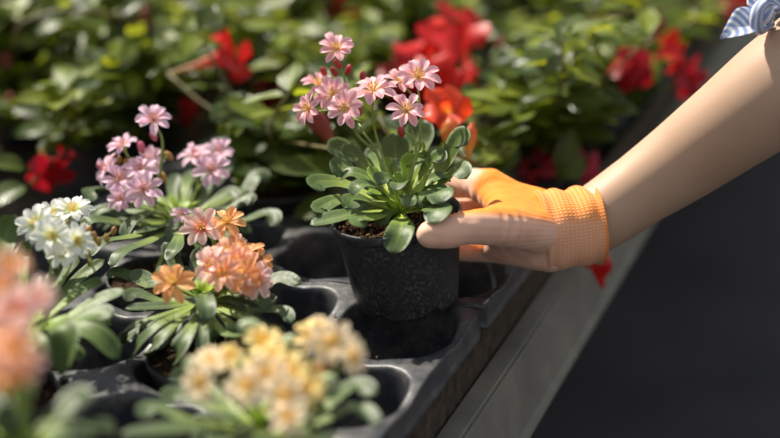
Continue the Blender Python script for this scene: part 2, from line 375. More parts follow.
# ------------------------------------------------------------------ trays
def tray(rows, cols, zt, label):
    mb = MB(); N = 64; hp = CP/2
    def dip(s, t):
        q = 0
        fs, ft = (s-rows[0]+hp)/CP, (t-cols[0]+hp)/CP
        for ds, dt in ((0, .5), (.5, 0)):
            a = (fs-ds-round(fs-ds))*CP; b_ = (ft-dt-round(ft-dt))*CP
            q += math.exp(-(a*a+b_*b_)/(.017**2))
        return -.0055*q
    prof = [(.0497, 0), (.0480, -.0006), (.0467, -.0028), (.0458, -.0075), (.0445, -.02), (.0430, -.04), (.0415, -.058), (.0385, -.062)]
    for s in rows:
        for t in cols:
            vs = []
            for k in range(N):
                th = 2*math.pi*k/N; c, n_ = math.cos(th), math.sin(th); q = hp/max(abs(c), abs(n_))
                ds, dt = c*q, n_*q; vs.append(B(s+ds, t+dt, zt+dip(s+ds, t+dt)))
            for r, dz in prof:
                for k in range(N):
                    th = 2*math.pi*k/N; c, n_ = math.cos(th), math.sin(th)
                    w = (abs(c)**3.2+abs(n_)**3.2)**(-1/3.2); ds, dt = c*r*w*.985, n_*r*w*.985
                    ds = max(-hp+.002, min(hp-.002, ds)); dt = max(-hp+.002, min(hp-.002, dt))
                    vs.append(B(s+ds, t+dt, zt+dz+dip(s+ds, t+dt)*max(0, 1+dz/.03)))
            vs.append(B(s, t, zt-.062)); L = len(vs)-1; nr = len(prof)+1
            fs = [[j*N+k, j*N+(k+1) % N, (j+1)*N+(k+1) % N, (j+1)*N+k] for j in range(nr-1) for k in range(N)]
            fs += [[(nr-1)*N+k, (nr-1)*N+(k+1) % N, L] for k in range(N)]
            mb.add(vs, fs)
    # outer rim and skirt
    s0, s1, t0, t1 = rows[0]-hp, rows[-1]+hp, cols[0]-hp, cols[-1]+hp
    loop = []
    n = 40
    for i in range(n): loop.append((s0+(s1-s0)*i/n, t1, 0, 1))
    for i in range(n): loop.append((s1, t1+(t0-t1)*i/n, 1, 0))
    for i in range(n): loop.append((s1+(s0-s1)*i/n, t0, 0, -1))
    for i in range(n): loop.append((s0, t0+(t1-t0)*i/n, -1, 0))
    sk = [(-.0004, 0), (.0002, .0012), (.0012, .0010), (.0016, -.002), (.0022, -.012), (.0028, -.016), (.0052, -.018), (.0050, -.0195), (.0024, -.019), (.001, -.012)]
    vs = []
    for o_, dz in sk:
        for (s, t, a, b_) in loop:
            vs.append(B(max(s0-o_, min(s1+o_, s+a*o_)) if a else s, t+b_*o_ if b_ else t, zt+dz+(dip(s, t) if dz > -.003 else 0)))
    n4 = len(loop)
    mb.add(vs, [[j*n4+k, j*n4+(k+1) % n4, (j+1)*n4+(k+1) % n4, (j+1)*n4+k] for j in range(len(sk)-1) for k in range(n4)])
    return tag(mb.build('plant_tray', 'tray', None), label, 'tray', 'black carry trays on the bench')
ROWS = [.395, .50, .605, .71, .815]; COLS = [-.648, -.543, -.438, -.333]
ZT = .80
tray(ROWS, COLS, ZT, 'black plastic tray whose cells hold the flowering lewisias in front')
R2 = [.9285+CP*i for i in range(3)]
tray(R2, COLS, ZT-.001, 'shaded black plastic tray behind the held pot, under the red flowered plants')
# crumbs spilled on the tray
mb = MB()
for i in range(46):
    u, v = (ru(372, 425), ru(344, 356)) if i < 30 else (ru(335, 350), ru(285, 330))
    d_ = P(u, v, 1)-CAM; k = (ZT+.0012-H)/d_.z; q = CAM+d_*k
    if max(abs((q.dot(SH)-.605) % CP-0), 0) < 0: pass
    fs_ = min(abs(q.dot(SH)-(.605+CP*j+CP/2)) for j in range(-1, 3)); ft_ = min(abs(q.dot(TH)-(-.333-CP*j+CP/2)) for j in range(0, 3))
    if min(fs_, ft_) > .006: continue
    q.z = ZT-.0018; blob(mb, q, ru(.0005, .0013), V((ru(-1, 1), ru(-1, 1), 1)), 5, 3, ru(.5, 1), 0, .3)
if mb.v: tag(mb.build('soil_crumbs', 'crumb', None), 'spilled brown soil crumbs on the tray web below the held pot', 'soil', None, 'stuff')

# ------------------------------------------------------------------ lewisias
def potted(cell, label, cat, rp=.047, hp=.068, group='potted lewisias in the black tray'):
    s, t = cell; root = thing('potted_lewisia', label, cat, B(s, t, ZT-.0615), group)
    base = B(s, t, ZT-.0615); pot(root, base, V((0, 0, 1)), .035, .0435, hp, 36); soil(root, base, V((0, 0, 1)), .0405, hp-.006, 30)
    return root
def tips(mb, crown, hint, lst, mis=0):
    for q in lst:
        (mu, mv, md), (tu, tv, td), w = q[0], q[1], q[2]; cu = q[3] if len(q) > 3 else None
        m_, t_ = P(mu, mv, md), P(tu, tv, td)
        out = (m_-crown); out.z = 0; out = out.normalized()*.004 if out.length > 1e-4 else V((0, 0, 0))
        pts = [crown+out, m_, t_]
        if cu: pts.append(P(*cu))
        spoon(mb, pts, w, hint, mi=mis, wav=ru(.0, .05), cup=ru(.12, .34))
CAMDIR = V((0, -.93, .37))
def fn(up=1., cam=.5, j=.25):
    return (V((0, 0, 1))*up+CAMDIR*cam+V((ru(-j, j), ru(-j, j), ru(-j, j)))).normalized()
def filler(mb, crown, n, L, w, mi=0, lo=-.1, hi=.5):
    for k in range(n):
        az = k*2.4+ru(-.3, .3); l = L*ru(.7, 1.1); d = V((math.cos(az), math.sin(az), 0)); e = ru(lo, hi)
        spoon(mb, [crown+d*.004, crown+d*l*.4+V((0, 0, l*(e*.6+.08))), crown+d*l*.8+V((0, 0, l*e)), crown+d*l+V((0, 0, l*(e-.12)))], w*ru(.8, 1.15), crown+V((0, -.02, .13)), mi=mi, cup=ru(.1, .4), wav=ru(0, .06))
def inner(mb, crown, n, L, mi):
    for k in range(n):
        az = k*2.4+ru(-.2, .2); l = L*ru(.6, 1)
        d = V((math.cos(az), math.sin(az), 0))
        spoon(mb, [crown+d*.002, crown+d*l*.35+V((0, 0, l*.55)), crown+d*l*.75+V((0, 0, l*ru(.7, 1)))], ru(.007, .011), crown+V((0, 0, L*2)), mi=mi, n=9, base=.45)

# --- held plant
TILT = V((-.13, .03, 1)).normalized()
PB = P(408, 300, 1.022)                       # pot foot centre
HH = .0745; RIMC = PB+TILT*HH
held = thing('potted_lewisia', 'pink flowered lewisia in the speckled black pot, lifted by the gloved hand', 'potted plant', PB)
pot(held, PB, TILT, .0415, .0512, HH, 72)
soil(held, PB, TILT, .0485, HH-.007, 240)
cr = RIMC+TILT*.002+V((.004, .0, 0)); hint = cr+V((0, -.02, .13))
def Z(x, y, d=1.0): return (290+x/3.37, 130+y/3.37, d)
mb = MB()
px = 1/1270
tips(mb, cr, hint, [
 (Z(205, 288, .985), Z(66, 322, .975), 0.0165, None),
 (Z(200, 232, 1.0), Z(104, 262, .99), 0.0159, Z(118, 282, .985)),
 (Z(190, 185, 1.015), Z(92, 178, 1.01), 0.0177, Z(95, 208, 1.0)),
 (Z(245, 120, 1.045), Z(165, 62, 1.05), 0.0195, Z(148, 92, 1.04)),
 (Z(270, 150, 1.03), Z(205, 78, 1.03), 0.0177, Z(195, 108, 1.02)),
 (Z(235, 160, 1.0), Z(168, 118, 1.0), 0.0159, Z(160, 160, .99)),
 (Z(358, 110, 1.04), Z(350, 10, 1.045), 0.0230, None),
 (Z(420, 70, 1.06), Z(452, -35, 1.07), 0.0254, None),
 (Z(285, 252, .97), Z(215, 236, .965), 0.0165, Z(204, 268, .955)),
 (Z(285, 296, .96), Z(232, 306, .95), 0.0153, Z(246, 332, .945)),
 (Z(376, 330, .952), Z(346, 416, .945), .0235, None),
 (Z(350, 180, .98), Z(312, 160, .97), 0.0130, Z(303, 186, .965)),
 (Z(400, 200, .98), Z(372, 182, .965), 0.0136, Z(356, 205, .955)),
 (Z(505, 140, 1.02), Z(570, 32, 1.01), 0.0189, Z(598, 50, .995)),
 (Z(520, 170, 1.0), Z(572, 132, .985), 0.0165, Z(596, 165, .975)),
 (Z(455, 240, .97), Z(500, 212, .955), 0.0212, Z(515, 248, .945)),
 (Z(450, 268, .965), Z(498, 270, .945), 0.0218, Z(484, 318, .935)),
 (Z(455, 140, 1.01), Z(500, 92, 1.0), 0.0142, Z(515, 112, .99)),
 (Z(210, 258, 1.02), Z(172, 240, 1.02), 0.0142, None),
 (Z(430, 130, 1.05), Z(428, 60, 1.05), 0.0177, None),
 (Z(300, 100, 1.07), Z(262, 60, 1.08), 0.0177, None),
 (Z(500, 230, 1.03), Z(548, 200, 1.03), 0.0153, None),
], 0)
tips(mb, cr, hint, [
 (Z(330, 150, 1.01), Z(318, 88, 1.01), 0.0112, None),
 (Z(395, 165, 1.0), Z(400, 104, .995), 0.0130, Z(414, 112, .985)),
 (Z(425, 130, 1.02), Z(440, 60, 1.02), 0.0106, Z(450, 72, 1.01)),
 (Z(300, 190, .99), Z(268, 120, .995), 0.0112, None),
 (Z(365, 190, 1.0), Z(372, 140, 1.0), 0.0106, None),
 (Z(450, 180, .99), Z(475, 135, .98), 0.0112, None),
 (Z(330, 235, .98), Z(262, 205, .975), 0.0130, None)], 1)
inner(mb, cr, 7, .022, 1); filler(mb, cr, 13, .046, .0135, 0, .1, .8)
mb.build('foliage', ['leaf_a', 'leaf_inner'], held)
def Y(x, y, d=1.0): return P(290+x/2.085, 20+y/2.085, d)
fl = [((98, 62), 0.0156, 'pink', 1.03, fn(.8, .9)), ((58, 138), 0.0147, 'pink', 1.05, fn(.9, .2)), ((90, 157), 0.0158, 'pink', 1.02, fn(.5, 1.1)),
      ((42, 185), 0.0141, 'pink', 1.01, (V((-.6, -.5, .35))).normalized()), ((116, 186), 0.0158, 'pink', .985, V((-.2, -.75, .5)).normalized()), ((174, 152), 0.0194, 'pink', 1.0, fn(1, .45)),
      ((230, 130), 0.0147, 'pink', 1.03, fn(.9, .5)), ((266, 120), 0.0181, 'pink', 1.01, fn(.9, .6)), ((242, 190), 0.0153, 'pink', .985, fn(.9, .55))]
sb = MB()
for (x, y), R, mt, d, n_ in fl:
    lewisia_flower(held, Y(x, y, d), n_, R, mt, 9)
n0 = cr
j1 = Y(180, 275, 1.0); j2 = Y(150, 215, 1.0)
stalk(sb, [n0, j1, Y(152, 232, 1.0), Y(128, 175, 1.03), Y(99, 72, 1.03)], .0011)
stalk(sb, [j1, Y(140, 240, 1.0), Y(118, 195, .99)], .0011); stalk(sb, [j2, Y(95, 190, 1.01), Y(50, 192, 1.01)], .0009)
stalk(sb, [j2, Y(90, 175, 1.02), Y(62, 146, 1.05)], .0009); stalk(sb, [n0, Y(185, 260, 1.01), Y(172, 200, 1.0), Y(175, 160, 1.0)], .001)
stalk(sb, [n0, Y(262, 280, .985), Y(256, 240, .985), Y(244, 198, .985)], .0011); stalk(sb, [n0, Y(268, 270, 1.01), Y(272, 200, 1.01), Y(266, 130, 1.01)], .00095)
stalk(sb, [Y(270, 175, 1.01), Y(250, 150, 1.02), Y(232, 138, 1.03)], .0009); stalk(sb, [Y(258, 262, .985), Y(248, 240, .985), Y(232, 232, .985)], .0009)
sb.build('flower_stalk', 'stalk_g', held)
for x, y, d in [(92, 108, 1.04), (122, 104, 1.05), (143, 188, .99), (232, 233, .985), (70, 108, 1.05), (152, 118, 1.03), (100, 92, 1.03)]:
    bb = MB(); blob(bb, Y(x, y, d), .0030, fn(1, .2, .6), 8, 6, 1.7); o = bb.build('bud', 'budred', held)

def lew_simple(cell, label, crown, lv, inner_n, flist, stems, buds, mats, innerL=.02, leafw=None, group='potted lewisias in the black tray'):
    root = potted(cell, label, 'potted plant', group=group)
    mb = MB(); hint = crown+V((0, -.03, .13)); tips(mb, crown, hint, lv, 0)
    inner(mb, crown, inner_n, innerL, 1); filler(mb, crown, 16, innerL*2.7, .0125, 0, -.25, .35); neck = MB()
    tube(mb, [B(cell[0], cell[1], ZT-.0015), crown], [.008, .007], 8, 2, 1)
    mb.build('foliage', [mats, 'leaf_inner'], root)
    for q in flist:
        p, R, mt, n_ = q[:4]; lewisia_flower(root, p, n_, R, mt, q[4] if len(q) > 4 else 8, 'stamen_p' if mt == 'lilac' else 'stamen')
    sb = MB()
    for pts, r in stems: stalk(sb, pts, r)
    sb.build('flower_stalk', 'stalk_g', root)
    for p, r, mt in buds:
        bb = MB(); blob(bb, p, r, fn(1, .2, .6), 7, 5, 1.7); bb.build('bud', mt, root)
    return root

# --- lilac pink plant behind left
D = 1.075
def z4(x, y, d=D): return (80+x/2.577, 90+y/2.577, d)
def q4(x, y, d=D): return P(*z4(x, y, d))
crb = P(181, 222, 1.10)
lv = [(z4(140, 262), z4(45, 262, 1.10), 0.0172, z4(12, 285, 1.08)), (z4(120, 345, 1.06), z4(30, 336, 1.04), 0.0164, z4(12, 362, 1.04)),
      (z4(130, 380, 1.02), z4(50, 395, .99), 0.0172, z4(15, 432, .98)), (z4(180, 390, 1.02), z4(110, 420, .985), 0.0156, z4(80, 455, .975)),
      (z4(340, 290, 1.12), z4(385, 262, 1.13), 0.0109, z4(412, 280, 1.12)), (z4(400, 300, 1.14), z4(455, 220, 1.16), 0.0148, z4(488, 235, 1.16)),
      (z4(340, 250, 1.17), z4(398, 165, 1.2), 0.0133, None), (z4(275, 270, 1.15), z4(285, 205, 1.17), 0.0125, None),
      (z4(390, 350, 1.08), z4(480, 322, 1.09), 0.0172, z4(512, 350, 1.08)), (z4(350, 330, 1.1), z4(430, 280, 1.11), 0.0117, z4(445, 295, 1.1)),
      (z4(200, 290, 1.12), z4(110, 300, 1.13), 0.0140, z4(95, 320, 1.12)), (z4(240, 262, 1.15), z4(250, 215, 1.17), 0.0125, None),
      (z4(360, 370, 1.04), z4(420, 395, 1.02), 0.0133, None), (z4(200, 355, 1.05), z4(140, 372, 1.03), 0.0140, None),
      (z4(420, 260, 1.15), z4(480, 205, 1.2), 0.0125, None), (z4(320, 270, 1.15), z4(330, 200, 1.18), 0.0109, None),
      (z4(160, 330, 1.09), z4(60, 310, 1.10), 0.0140, None), (z4(250, 400, 1.0), z4(230, 440, .98), 0.0140, None)]
fb = [(190, 80, 1.06, .0165, fn(.9, .6)), (112, 145, 1.07, .0140, fn(.9, .3)), (76, 203, 1.07, .0155, V((-.7, -.4, .5)).normalized()), (182, 183, 1.09, .0135, fn(.7, .7)),
      (156, 208, 1.06, .0150, fn(.9, .9)), (102, 232, 1.06, .0150, fn(.7, .9)), (166, 258, 1.045, .0165, fn(.5, 1.2, .1)), (104, 282, 1.05, .0125, fn(.5, .9)),
      (300, 172, 1.10, .0155, fn(.9, .5)), (358, 165, 1.11, .0150, fn(.9, .5)), (341, 208, 1.09, .0165, fn(.5, 1.2, .1)), (262, 322, 1.06, .0090, fn(.9, .5))]
fl = [(q4(x, y, d), R, 'lilac', n_) for x, y, d, R, n_ in fb]
jb = q4(190, 300, 1.08); jr = q4(300, 260, 1.1)
st = [([crb, jb, q4(165, 240, 1.07), q4(140, 200, 1.07), q4(113, 152, 1.07)], .0012), ([jb, q4(208, 200, 1.07), q4(212, 130, 1.06), q4(193, 88, 1.06)], .0013), ([jb, q4(130, 250, 1.06), q4(80, 212, 1.07)], .001),
      ([crb, jr, q4(305, 180, 1.1)], .0012), ([jr, q4(338, 220, 1.09)], .001), ([jr, q4(340, 200, 1.11), q4(356, 172, 1.11)], .001), ([q4(210, 180, 1.07), q4(225, 172, 1.07)], .0008)]
bd = [(q4(158, 148), .0035, 'budpink'), (q4(190, 118), .003, 'budpink'), (q4(228, 170), .0032, 'budbrown'), (q4(100, 180), .003, 'budbrown'), (q4(120, 190), .003, 'budbrown'), (q4(50, 195), .0025, 'budpink'), (q4(215, 225), .003, 'budbrown')]
lew_simple((.815, -.543), 'lewisia with clusters of lilac pink striped flowers, behind the orange one', crb, lv, 7, fl, st, bd, 'leaf_b', .028)

# --- orange and pink plant in the middle
D = .955
def z5(x, y, d=D): return (100+x/2.576, 200+y/2.576, d)
def q5(x, y, d=D): return P(*z5(x, y, d))
crc = P(204, 302, .957)
lv = [(z5(200, 175, .99), z5(165, 108, 1.0), 0.0122, None), (z5(250, 185, .99), z5(258, 122, 1.0), 0.0130, None),
      (z5(130, 225, .97), z5(55, 190, .98), 0.0111, z5(14, 195, .98)), (z5(180, 235, .97), z5(105, 195, .98), 0.0126, z5(88, 215, .97)),
      (z5(170, 275, .94), z5(64, 280, .93), 0.0111, None), (z5(160, 262, .95), z5(90, 240, .95), 0.0104, z5(66, 262, .94)),
      (z5(140, 305, .93), z5(68, 335, .91), 0.0104, z5(55, 372, .905)), (z5(165, 315, .915), z5(110, 360, .89), 0.0115, z5(80, 415, .895)),
      (z5(190, 325, .91), z5(140, 375, .885), 0.0118, z5(122, 405, .89)), (z5(235, 330, .905), z5(205, 385, .875), 0.0163, z5(196, 432, .88)),
      (z5(280, 320, .91), z5(288, 355, .89), 0.0118, z5(290, 385, .89)), (z5(330, 315, .91), z5(340, 350, .90), 0.0122, z5(330, 385, .90)),
      (z5(370, 250, .97), z5(460, 200, .98), 0.0133, z5(518, 218, .97)), (z5(380, 285, .94), z5(470, 285, .93), 0.0104, z5(496, 318, .92)),
      (z5(360, 300, .925), z5(430, 315, .91), 0.0155, z5(470, 350, .90)), (z5(380, 235, .99), z5(440, 178, 1.01), 0.0118, None),
      (z5(185, 205, .98), z5(150, 170, .99), 0.0104, None), (z5(250, 305, .915), z5(255, 330, .90), 0.0111, z5(255, 360, .90)),
      (z5(370, 270, .95), z5(430, 255, .95), 0.0104, z5(450, 272, .94)), (z5(320, 180, 1.0), z5(370, 110, 1.02), 0.0111, None),
      (z5(200, 300, .925), z5(130, 325, .91), 0.0111, z5(110, 345, .905)), (z5(210, 220, .98), z5(225, 170, .99), 0.0104, None),
      (z5(320, 345, .915), z5(400, 350, .90), 0.0111, z5(420, 375, .90)), (z5(220, 250, .93), z5(270, 275, .915), 0.0089, None)]
def drop(q):          # the lower leaves arch over and hang down to the tray
    dz = lambda v, z: (H-z)/(math.sin(PITCH)+(v-219)/F*math.cos(PITCH))
    m_, t_ = q[0], q[1]; e_ = q[3]
    if e_ and e_[1] > 332:
        return ((m_[0], m_[1], dz(m_[1], .832)), (t_[0], t_[1], dz(t_[1], .824)), q[2]*.95, (e_[0], e_[1], dz(e_[1], .8065)))
    return q
lv = [drop(q) for q in lv]
fc = [(262, 74, .96, .0165, 'palepink', fn(.6, 1.1, .1)), (326, 60, .965, .0160, 'orange', fn(.7, .9)), (188, 215, .925, .0165, 'orange', fn(.6, 1.1, .1)),
      (290, 168, .93, .0165, 'palepink', V((-.4, -.6, .6)).normalized()), (330, 140, .945, .0145, 'apricot', fn(1, .4)), (378, 142, .95, .0140, 'orange', fn(1, .4)),
      (402, 165, .945, .0130, 'orange', V((.5, -.3, .8)).normalized()), (352, 165, .935, .0150, 'apricot', fn(.8, .7)), (368, 195, .925, .0155, 'orange', fn(.5, 1)), (398, 205, .93, .0150, 'palepink', V((.4, -.7, .3)).normalized()),
      (318, 190, .92, .0140, 'apricot', fn(.4, 1)), (350, 125, .955, .0130, 'apricot', fn(1, .3)), (385, 178, .935, .0130, 'apricot', fn(.7, .8))]
fl = [(q5(x, y, d), R, mt, n_, 8) for x, y, d, R, mt, n_ in fc]
jc = q5(320, 225, .95)
st = [([crc, q5(292, 180, .965), q5(292, 110, .965), q5(266, 82, .96)], .0013), ([q5(292, 115, .965), q5(305, 85, .965), q5(324, 66, .965)], .001), ([crc, q5(240, 250, .94), q5(192, 224, .925)], .001),
      ([crc, jc, q5(350, 180, .945)], .0014), ([jc, q5(300, 200, .935), q5(292, 176, .93)], .001), ([jc, q5(380, 205, .94)], .001)]
bd = [(q5(130+i*0, 0), .0001, 'budgreen') for i in range(0)]+[(q5(410, 150, .94), .003, 'budbrown'), (q5(345, 230, .93), .0035, 'budgreen')]
lew_simple((.71, -.438), 'lewisia with orange and salmon flowers and a full rosette, centre of tray', crc, lv, 12, fl, st, bd, 'leaf_b', .024)

# --- yellow peach plant, front
D = .775
def z7(x, y, d=D): return (120+x/2.786, 300+y/2.786, d)
def q7(x, y, d=D): return P(*z7(x, y, d))
crd = P(262, 428, .80)
lv = [(z7(560, 310, .79), z7(650, 240, .81), 0.0144, z7(718, 262, .80)), (z7(560, 340, .77), z7(660, 300, .78), 0.0121, z7(728, 350, .765)),
      (z7(260, 300, .81), z7(160, 262, .82), 0.0135, z7(118, 285, .81)), (z7(200, 340, .77), z7(100, 300, .78), 0.0131, z7(48, 325, .77)),
      (z7(260, 350, .76), z7(140, 362, .74), 0.0144, z7(0, 375, .73)), (z7(300, 290, .82), z7(200, 215, .85), 0.0126, z7(140, 222, .84)),
      (z7(400, 380, .75), z7(400, 430, .72), 0.0144, None), (z7(500, 370, .76), z7(600, 385, .74), 0.0144, None), (z7(500, 300, .83), z7(560, 250, .86), 0.0126, None),
      (z7(420, 300, .84), z7(440, 250, .86), 0.0126, None), (z7(300, 380, .75), z7(250, 430, .72), 0.0144, None), (z7(340, 310, .82), z7(290, 250, .84), 0.0126, None),
      (z7(480, 330, .8), z7(560, 290, .81), 0.0117, None), (z7(330, 340, .78), z7(220, 320, .78), 0.0126, None), (z7(520, 400, .74), z7(640, 420, .73), 0.0135, None)]
fd = [(400, 118, .80, 0.0140, 'yellow', fn(.6, 1)), (540, 105, .79, 0.0140, 'yellow', fn(.9, .5)), (590, 120, .775, 0.0153, 'cream', fn(.7, .8)), (640, 160, .765, 0.0126, 'cream', V((.7, -.4, .4)).normalized()),
      (250, 175, .765, 0.0121, 'cream', fn(.9, .5)), (232, 232, .755, 0.0140, 'cream', V((-.4, -.7, .4)).normalized()), (300, 160, .78, 0.0107, 'yellow', fn(1, .4)),
      (350, 245, .75, 0.0140, 'cream', fn(.5, 1)), (410, 210, .755, 0.0140, 'cream', fn(.8, .8)), (470, 200, .76, 0.0144, 'yellow', fn(.8, .8)), (520, 245, .755, 0.0130, 'yellow', fn(.7, .8)),
      (460, 270, .745, 0.0144, 'cream', fn(.4, 1)), (470, 330, .735, 0.0121, 'cream', fn(.3, 1)), (385, 190, .77, 0.0112, 'yellow', fn(.9, .5)), (560, 90, .80, 0.0121, 'cream', fn(1, .3)), (430, 160, .78, 0.0116, 'yellow', fn(1, .3))]
fl = [(q7(x, y, d), R, mt, n_, 8) for x, y, d, R, mt, n_ in fd]
jd = q7(430, 320, .79)
st = [([crd, jd, q7(410, 220, .79), q7(402, 130, .80)], .0012), ([jd, q7(520, 200, .78), q7(560, 120, .79)], .0012), ([crd, q7(320, 280, .78), q7(250, 190, .765)], .0012), ([jd, q7(600, 200, .77), q7(634, 165, .765)], .001), ([jd, q7(465, 280, .745)], .001)]
bd = [(q7(368, 82, .81), .0065, 'budgreen'), (q7(200, 190, .775), .0055, 'budgreen'), (q7(470, 130, .80), .006, 'budgreen'), (q7(585, 240, .77), .0065, 'budgreen'), (q7(350, 190, .79), .006, 'budgreen'), (q7(560, 205, .775), .005, 'budbrown')]
lew_simple((.605, -.333), 'lewisia with creamy yellow and peach flowers, nearest the tray edge in front', crd, lv, 6, fl, st, bd, 'leaf_b', .02)

# --- white flowered plant left
D = .93
def z3(x, y, d=D): return (x/2.92, 180+y/2.92, d)
def q3(x, y, d=D): return P(*z3(x, y, d))
cre = P(28, 335, .885)
lv = [(z3(10, 260, .91), z3(20, 160, .93), 0.0179, z3(42, 100, .93)), (z3(70, 300, .90), z3(70, 220, .92), 0.0102, z3(84, 176, .92)),
      (z3(170, 350, .92), z3(240, 280, .95), 0.0110, z3(305, 232, .96)), (z3(190, 360, .91), z3(260, 310, .93), 0.0106, z3(300, 300, .93)),
      (z3(200, 400, .89), z3(290, 350, .90), 0.0119, z3(368, 322, .90)), (z3(180, 430, .87), z3(280, 390, .875), 0.0145, z3(330, 400, .87)),
      (z3(150, 430, .85), z3(190, 450, .835), 0.0204, z3(180, 575, .835)), (z3(200, 425, .855), z3(280, 450, .845), 0.0153, z3(350, 520, .845)),
      (z3(110, 360, .90), z3(150, 290, .92), 0.0093, z3(185, 235, .93)), (z3(130, 350, .91), z3(190, 270, .94), 0.0093, z3(230, 225, .95)),
      (z3(40, 300, .9), z3(-30, 240, .91), 0.0136, None), (z3(100, 340, .9), z3(110, 270, .92), 0.0085, None), (z3(20, 430, .85), z3(-60, 500, .83), 0.0153, None), (z3(80, 480, .83), z3(60, 560, .81), 0.0153, None)]
fe = [(108, 128, .93, .0150, fn(.5, 1)), (155, 165, .915, .0150, fn(.3, 1.2, .1)), (215, 92, .945, .0165, fn(.9, .5)), (222, 180, .925, .0150, V((.4, -.7, .4)).normalized()), (185, 215, .92, .0120, fn(.5, .8)), (160, 105, .945, .0130, fn(.9, .4))]
fl = [(q3(x, y, d), R, 'white', n_, 9) for x, y, d, R, n_ in fe]
je = q3(150, 250, .92)
st = [([cre, q3(130, 330, .91), je, q3(150, 180, .915)], .0012), ([je, q3(120, 180, .925), q3(110, 135, .93)], .001), ([je, q3(190, 170, .94), q3(213, 100, .945)], .001),
      ([cre, q3(170, 320, .92), q3(230, 210, .93), q3(280, 180, .93), q3(335, 148, .93)], .001), ([q3(225, 215, .93), q3(200, 160, .93), q3(190, 100, .94)], .0009), ([q3(240, 200, .93), q3(265, 240, .92), q3(278, 270, .92)], .0009)]
bd = [(q3(x, y, .93), .0022, 'budbrown') for x, y in ((332, 148), (312, 170), (275, 163), (256, 215), (234, 215), (200, 155), (190, 130), (258, 145), (288, 180), (262, 238))]
lew_simple((.605, -.543), 'white flowered lewisia with dry brown buds at the left of the tray', cre, lv, 5, fl, st, bd, 'leaf_c', .02)

# --- peach plant, left foreground
crf = P(22, 452, .70)
def a_(u, v, d): return (u, v, d)
lv = [(a_(50, 425, .71), a_(75, 398, .72), .016, a_(88, 405, .715)), (a_(25, 400, .70), a_(28, 350, .71), .012, None), (a_(0, 420, .70), a_(-20, 395, .71), .017, None),
      (a_(55, 440, .69), a_(85, 432, .68), .016, None), (a_(40, 430, .68), a_(60, 410, .67), .015, None), (a_(10, 430, .67), a_(10, 400, .67), .015, None), (a_(60, 450, .66), a_(95, 470, .65), .016, None), (a_(-10, 450, .68), a_(-50, 440, .68), .016, None)]
ff = [(12, 266, .70, .0115, 'apricot'), (4, 292, .69, .0130, 'apricot'), (36, 300, .68, .0135, 'palepink'), (18, 312, .67, .0140, 'palepink'), (5, 318, .68, .0120, 'orange'), (14, 352, .655, .0135, 'apricot'), (8, 375, .655, .0130, 'orange'), (28, 366, .66, .0115, 'palepink'), (2, 345, .66, .011, 'orange'), (-14, 330, .67, .012, 'apricot')]
fl = [(P(u, v, d), R, mt, fn(.8, .8), 8) for u, v, d, R, mt in ff]
st = [([crf, P(18, 400, .68), P(15, 355, .66)], .0012), ([crf, P(24, 380, .68), P(22, 320, .67)], .0012), ([crf, P(14, 360, .69), P(12, 272, .70)], .0012)]
lew_simple((.50, -.438), 'peach orange lewisia at the near left corner, closest to the viewer', crf, lv, 6, fl, st, [], 'leaf_b', .02)

# ------------------------------------------------------------------ mandevillas
def mleaf_add(mb, p, d, n_, L, w, mi=0):
    d = d.normalized(); n_ = (n_-d*n_.dot(d)).normalized(); S = d.cross(n_); vs, uvs = [], []; NI = 6; fold = ru(.1, .35); arch = ru(.0, .35); st = L*.12
    for i in range(NI+1):
        t = i/NI; ww = w/2*(math.sin(math.pi*min(1, t**.85*.97+.02))**.8) if i < NI else .0004
        q = p+d*(st+L*t)-n_*(arch*L*t*t)
        for k in range(5):
            x = -1+k/2; vs.append(q+S*x*ww+n_*abs(x)*ww*fold+n_*.03*L*math.sin(7*t+x)*abs(x)); uvs.append(((x+1)/2, t))
    mb.add(vs, [[i*5+k, i*5+k+1, (i+1)*5+k+1, (i+1)*5+k] for i in range(NI) for k in range(4)], uvs, mi)
def trumpet(root, base, mouth, R, mat, face=None, lobes=5, furl=0., name='red_flower', openv=1.):
    """mandevilla bloom: slim pale tube widening into a throat and five twisted lobes"""
    ax = (mouth-base); Lt = ax.length; ax.normalize(); face = (face or ax).normalized()
    mb = MB(); n = 20; rings = 8; vs, uvs = [], []
    for i in range(rings+1):
        t = i/rings; r = R*(.06+.05*t+.24*max(0, (t-.35)/.65)**1.5)
        axx = ax.lerp(face, max(0, t-.5)).normalized(); a, b_, z = frame(axx)
        c = base+ax*Lt*t
        for k in range(n):
            th = 2*math.pi*k/n; vs.append(c+(a*math.cos(th)+b_*math.sin(th))*r); uvs.append((k/n, t*.55))
    mb.add(vs, [[i*n+k, i*n+(k+1) % n, (i+1)*n+(k+1) % n, (i+1)*n+k] for i in range(rings) for k in range(n)], uvs)
    a, b_, z = frame(face); a0 = ru(0, 6)
    for l in range(lobes):
        az = a0+l*2*math.pi/lobes; rad = a*math.cos(az)+b_*math.sin(az); S = z.cross(rad); vs, uvs = [], []; NI = 6; tw = ru(.2, 1.1); bend = ru(.0, .9)
        for i in range(NI+1):
            t = i/NI; ww = R*(.22+.27*math.sin(min(1, t/.5)*math.pi/2)) if t < .5 else R*.49*max(0, 1-((t-.5)/.52)**1.7)
            rr = R*(.30+.75*t*openv)
            for k in range(5):
                x = -1+k/2
                q = mouth+rad*rr+S*(x*ww+.12*R*t)+z*(R*(.30*t*(1-openv*.3)-bend*t*t+.12*x*math.sin(3*t)+tw*x*t*.3)+R*.02)
                vs.append(q); uvs.append(((x+1)/2, .6+.4*t))
        mb.add(vs, [[i*5+k, i*5+k+1, (i+1)*5+k+1, (i+1)*5+k] for i in range(NI) for k in range(4)], uvs)
    return mb.build(name, mat, root)
